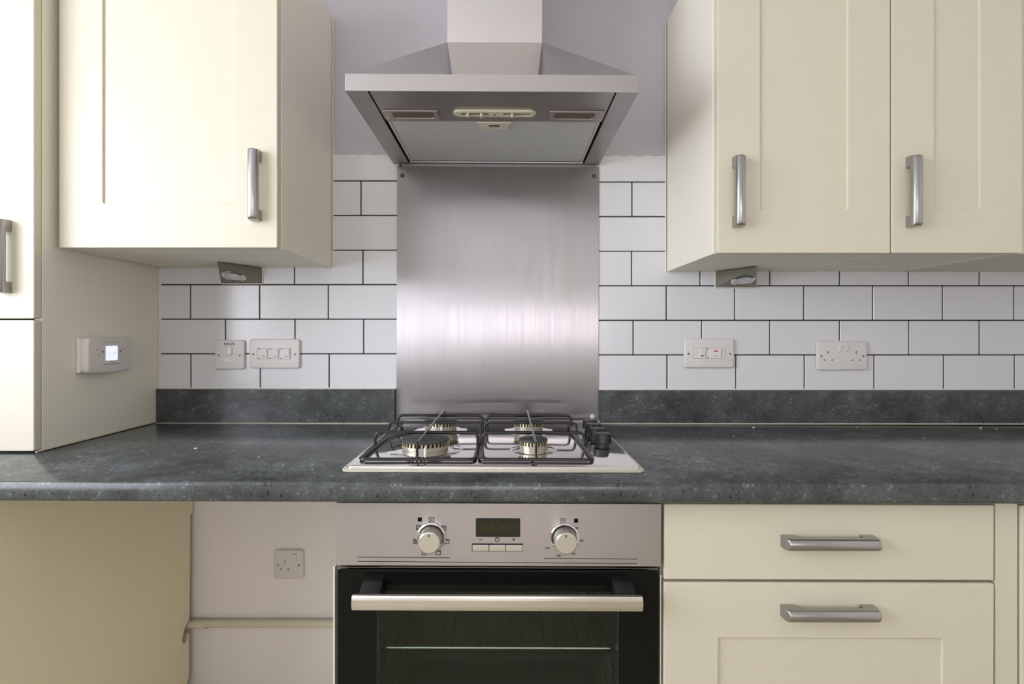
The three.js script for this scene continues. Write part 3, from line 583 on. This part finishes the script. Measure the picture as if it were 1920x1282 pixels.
{
  const a = wiring('fused_switch', 'small white fused switch lettered BOILER on the tiles', 'switch', -0.81, 1.111, 0.0, 0.0865, [box(-0.0085, 0.0085, -0.0015, 0.0255, 0.006, 0.02)]);
  rocker(a, 0.0005, 0.012, 0.0145, 0.0245, -0.1);
  part('fuse_carrier', rbox(-0.0165, 0.0165, -0.0215, -0.0095, 0.008, 0.0112, 0.001, 2), M.plasticBright, a);
  const tg = new TextGeometry('BOILER', { font, size: 0.0068, depth: 0.0003, curveSegments: 3 }); tg.computeBoundingBox();
  part('lettering', tg.translate(-tg.boundingBox.max.x / 2, 0.0285, 0.0094), M.printDark, a);
  const b = wiring('triple_switch', 'white plate with three appliance switches in a row', 'switch', -0.679, 1.114, 0.0, 0.147, [box(-0.05, 0.05, -0.0155, 0.0165, 0.006, 0.02)]);
  for (const x of [-0.03, 0.0025, 0.035]) {
    part('insert', rbox(x - 0.0195, x + 0.0128, -0.015, 0.016, 0.004, 0.0095, 0.0006, 1), M.plastic, b);
    const k = rocker(b, x + 0.001, -0.0005, 0.0185, 0.029, 0.12);
    part('rocker_print', [box(-0.005, 0.005, -0.0085, -0.0073, 0.0034, 0.0037), box(-0.0035, 0.0035, -0.0065, -0.0055, 0.0034, 0.0037)], M.nickel, k);
    part('clip_hole', [box(x - 0.0165, x - 0.0115, 0.0135, 0.0152, 0.0092, 0.0098), box(x - 0.0165, x - 0.0115, -0.0142, -0.0125, 0.0092, 0.0098)], M.dark, b);
  }
  const c = wiring('neon_switch', 'white plate with two switches, one bearing a red neon', 'switch', 0.592, 1.1156, 0.0, 0.1465, [box(-0.047, 0.048, -0.0155, 0.0165, 0.006, 0.02)]);
  part('insert', rbox(-0.0462, 0.0472, -0.015, 0.016, 0.004, 0.0094, 0.0006, 1), M.plastic, c);
  const c1 = rocker(c, -0.0215, -0.0002, 0.017, 0.029, 0.12); part('rocker_print', box(-0.0045, 0.0045, -0.0085, -0.0045, 0.0034, 0.0037), M.nickel, c1);
  const c2 = rocker(c, 0.018, -0.0002, 0.032, 0.029, 0.12); part('neon_lens', rbox(-0.0065, 0.0055, 0.005, 0.0088, 0.002, 0.0042, 0.0004, 1), M.red, c2); part('rocker_print', box(-0.004, 0.004, -0.0075, -0.0065, 0.0034, 0.0037), M.nickel, c2);
  part('clip_hole', [box(-0.0075, -0.0035, 0.0125, 0.0145, 0.009, 0.0098), box(-0.0075, -0.0035, -0.0145, -0.0125, 0.009, 0.0098)], M.dark, c);
  const d = wiring('double_socket', 'white double switched socket on the tiles over the drawers', 'socket', 0.9805, 1.1086, 0.0, 0.1475, [...pins(-0.041), ...pins(0.041)]);
  rocker(d, -0.0075, 0.0205, 0.0105, 0.0195, 0.16); rocker(d, 0.0095, 0.0205, 0.0105, 0.0195, 0.16);
  const e = wiring('single_socket', 'grubby single switched socket on the bare wall above the pipe', 'socket', -0.6405, 0.4945, -0.0075, 0.0865, [...pins(-0.011)]);
  rocker(e, 0.0185, 0.021, 0.011, 0.0215, 0.1, M.plastic);
}
{ // heating timer on the side of the tall unit, looking to +x
  const t = thing('heating_timer', 'white heating timer with a glowing pale screen on the cabinet side', 'timer', [-1.0195, 1.1185, 0.2295]);
  t.rotation.y = Math.PI / 2;
  const s = new THREE.Shape(), w = 0.0725, q = 0.013; s.moveTo(-w + q, 0.045); s.lineTo(w - q, 0.045); s.quadraticCurveTo(w, 0.045, w, 0.045 - q); s.lineTo(w, -0.0395 + q * 0.8); s.quadraticCurveTo(w, -0.0395, w - q, -0.041); s.quadraticCurveTo(0, -0.0475, -w + q, -0.041); s.quadraticCurveTo(-w, -0.0395, -w, -0.0395 + q * 0.8); s.lineTo(-w, 0.045 - q); s.quadraticCurveTo(-w, 0.045, -w + q, 0.045);
  part('back_box', rbox(-0.0695, 0.0695, -0.0395, 0.0425, 0, 0.0105, 0.002, 2), M.plasticBright, t);
  part('cover', creased(plain(extrude(s, 0.02, 0.0055, 4, 8).translate(0, 0, 0.0105)), 0.3), M.plastic, t);
  const zf = 0.0305;
  const scr = canvasTexture(256, 256, (g) => {
    g.fillStyle = '#dfe2ff'; g.fillRect(0, 0, 256, 256); g.fillStyle = '#b9bce0'; g.font = 'bold 78px monospace'; g.textAlign = 'center'; g.fillText('12:35', 120, 150); g.fillRect(70, 176, 70, 6); g.fillRect(200, 70, 6, 26);
  });
  const sg = plain(rbox(-0.018, 0.0215, -0.0125, 0.0235, zf - 0.001, zf + 0.0006, 0.0004, 1)); { const a = sg.attributes.uv, b = sg.attributes.position; for (let i = 0; i < a.count; i++) a.setXY(i, (b.getX(i) + 0.018) / 0.0395, (b.getY(i) + 0.0125) / 0.036); }
  part('screen', sg, new THREE.MeshPhysicalMaterial({ color: rgb(0.1, 0.1, 0.12), roughness: 0.25, emissive: 0xffffff, emissiveMap: scr, emissiveIntensity: 0.85 }), t, true).userData.label = 'pale lavender lit screen';
  const fr = rrect(0.05, 0.05, 0.004, 0.0017, 0.005); fr.holes.push(rrect(0.0405, 0.037, 0.002, 0.0017, 0.0055, THREE.Path));
  part('screen_frame', extrude(fr, 0.0014, 0.0005, 2, 4).translate(0, 0, zf - 0.0004), M.plastic, t);
  part('groove', [rbox(-0.026, 0.029, -0.0225, -0.0213, zf - 0.0003, zf + 0.0002, 0.0002, 1), rbox(-0.026, 0.029, 0.0318, 0.0327, zf - 0.0003, zf + 0.0002, 0.0002, 1)], M.nickel, t);
  for (const x of [-0.0275, 0.031]) for (const y of [0.0155, 0.0035]) part('button', creased(plain(lathe([[0, 0.0022], [0.0024, 0.002], [0.0034, 0]], 16).rotateX(Math.PI / 2)), 0.8).translate(x, y, zf), M.putty, t);
  for (const x of [-0.0275, 0.031]) part('lever', rbox(x - 0.002, x + 0.002, 0.0082, 0.0108, zf, zf + 0.0012, 0.0003, 1), M.dark, t);
  part('print', [box(-0.0475, -0.0335, 0.0148, 0.0162, zf - 0.0002, zf + 0.0001), box(-0.0445, -0.0335, 0.003, 0.0042, zf - 0.0002, zf + 0.0001), box(0.0375, 0.0475, 0.0148, 0.0158, zf - 0.0002, zf + 0.0001), box(0.0375, 0.0455, 0.003, 0.004, zf - 0.0002, zf + 0.0001), box(-0.005, 0.01, -0.0178, -0.0162, zf + 0.0006, zf + 0.0011)], M.nickel, t);
}

scene.traverse((o) => { if (o.isMesh) { o.castShadow = true; o.receiveShadow = true; } });
renderer.render(scene, camera);
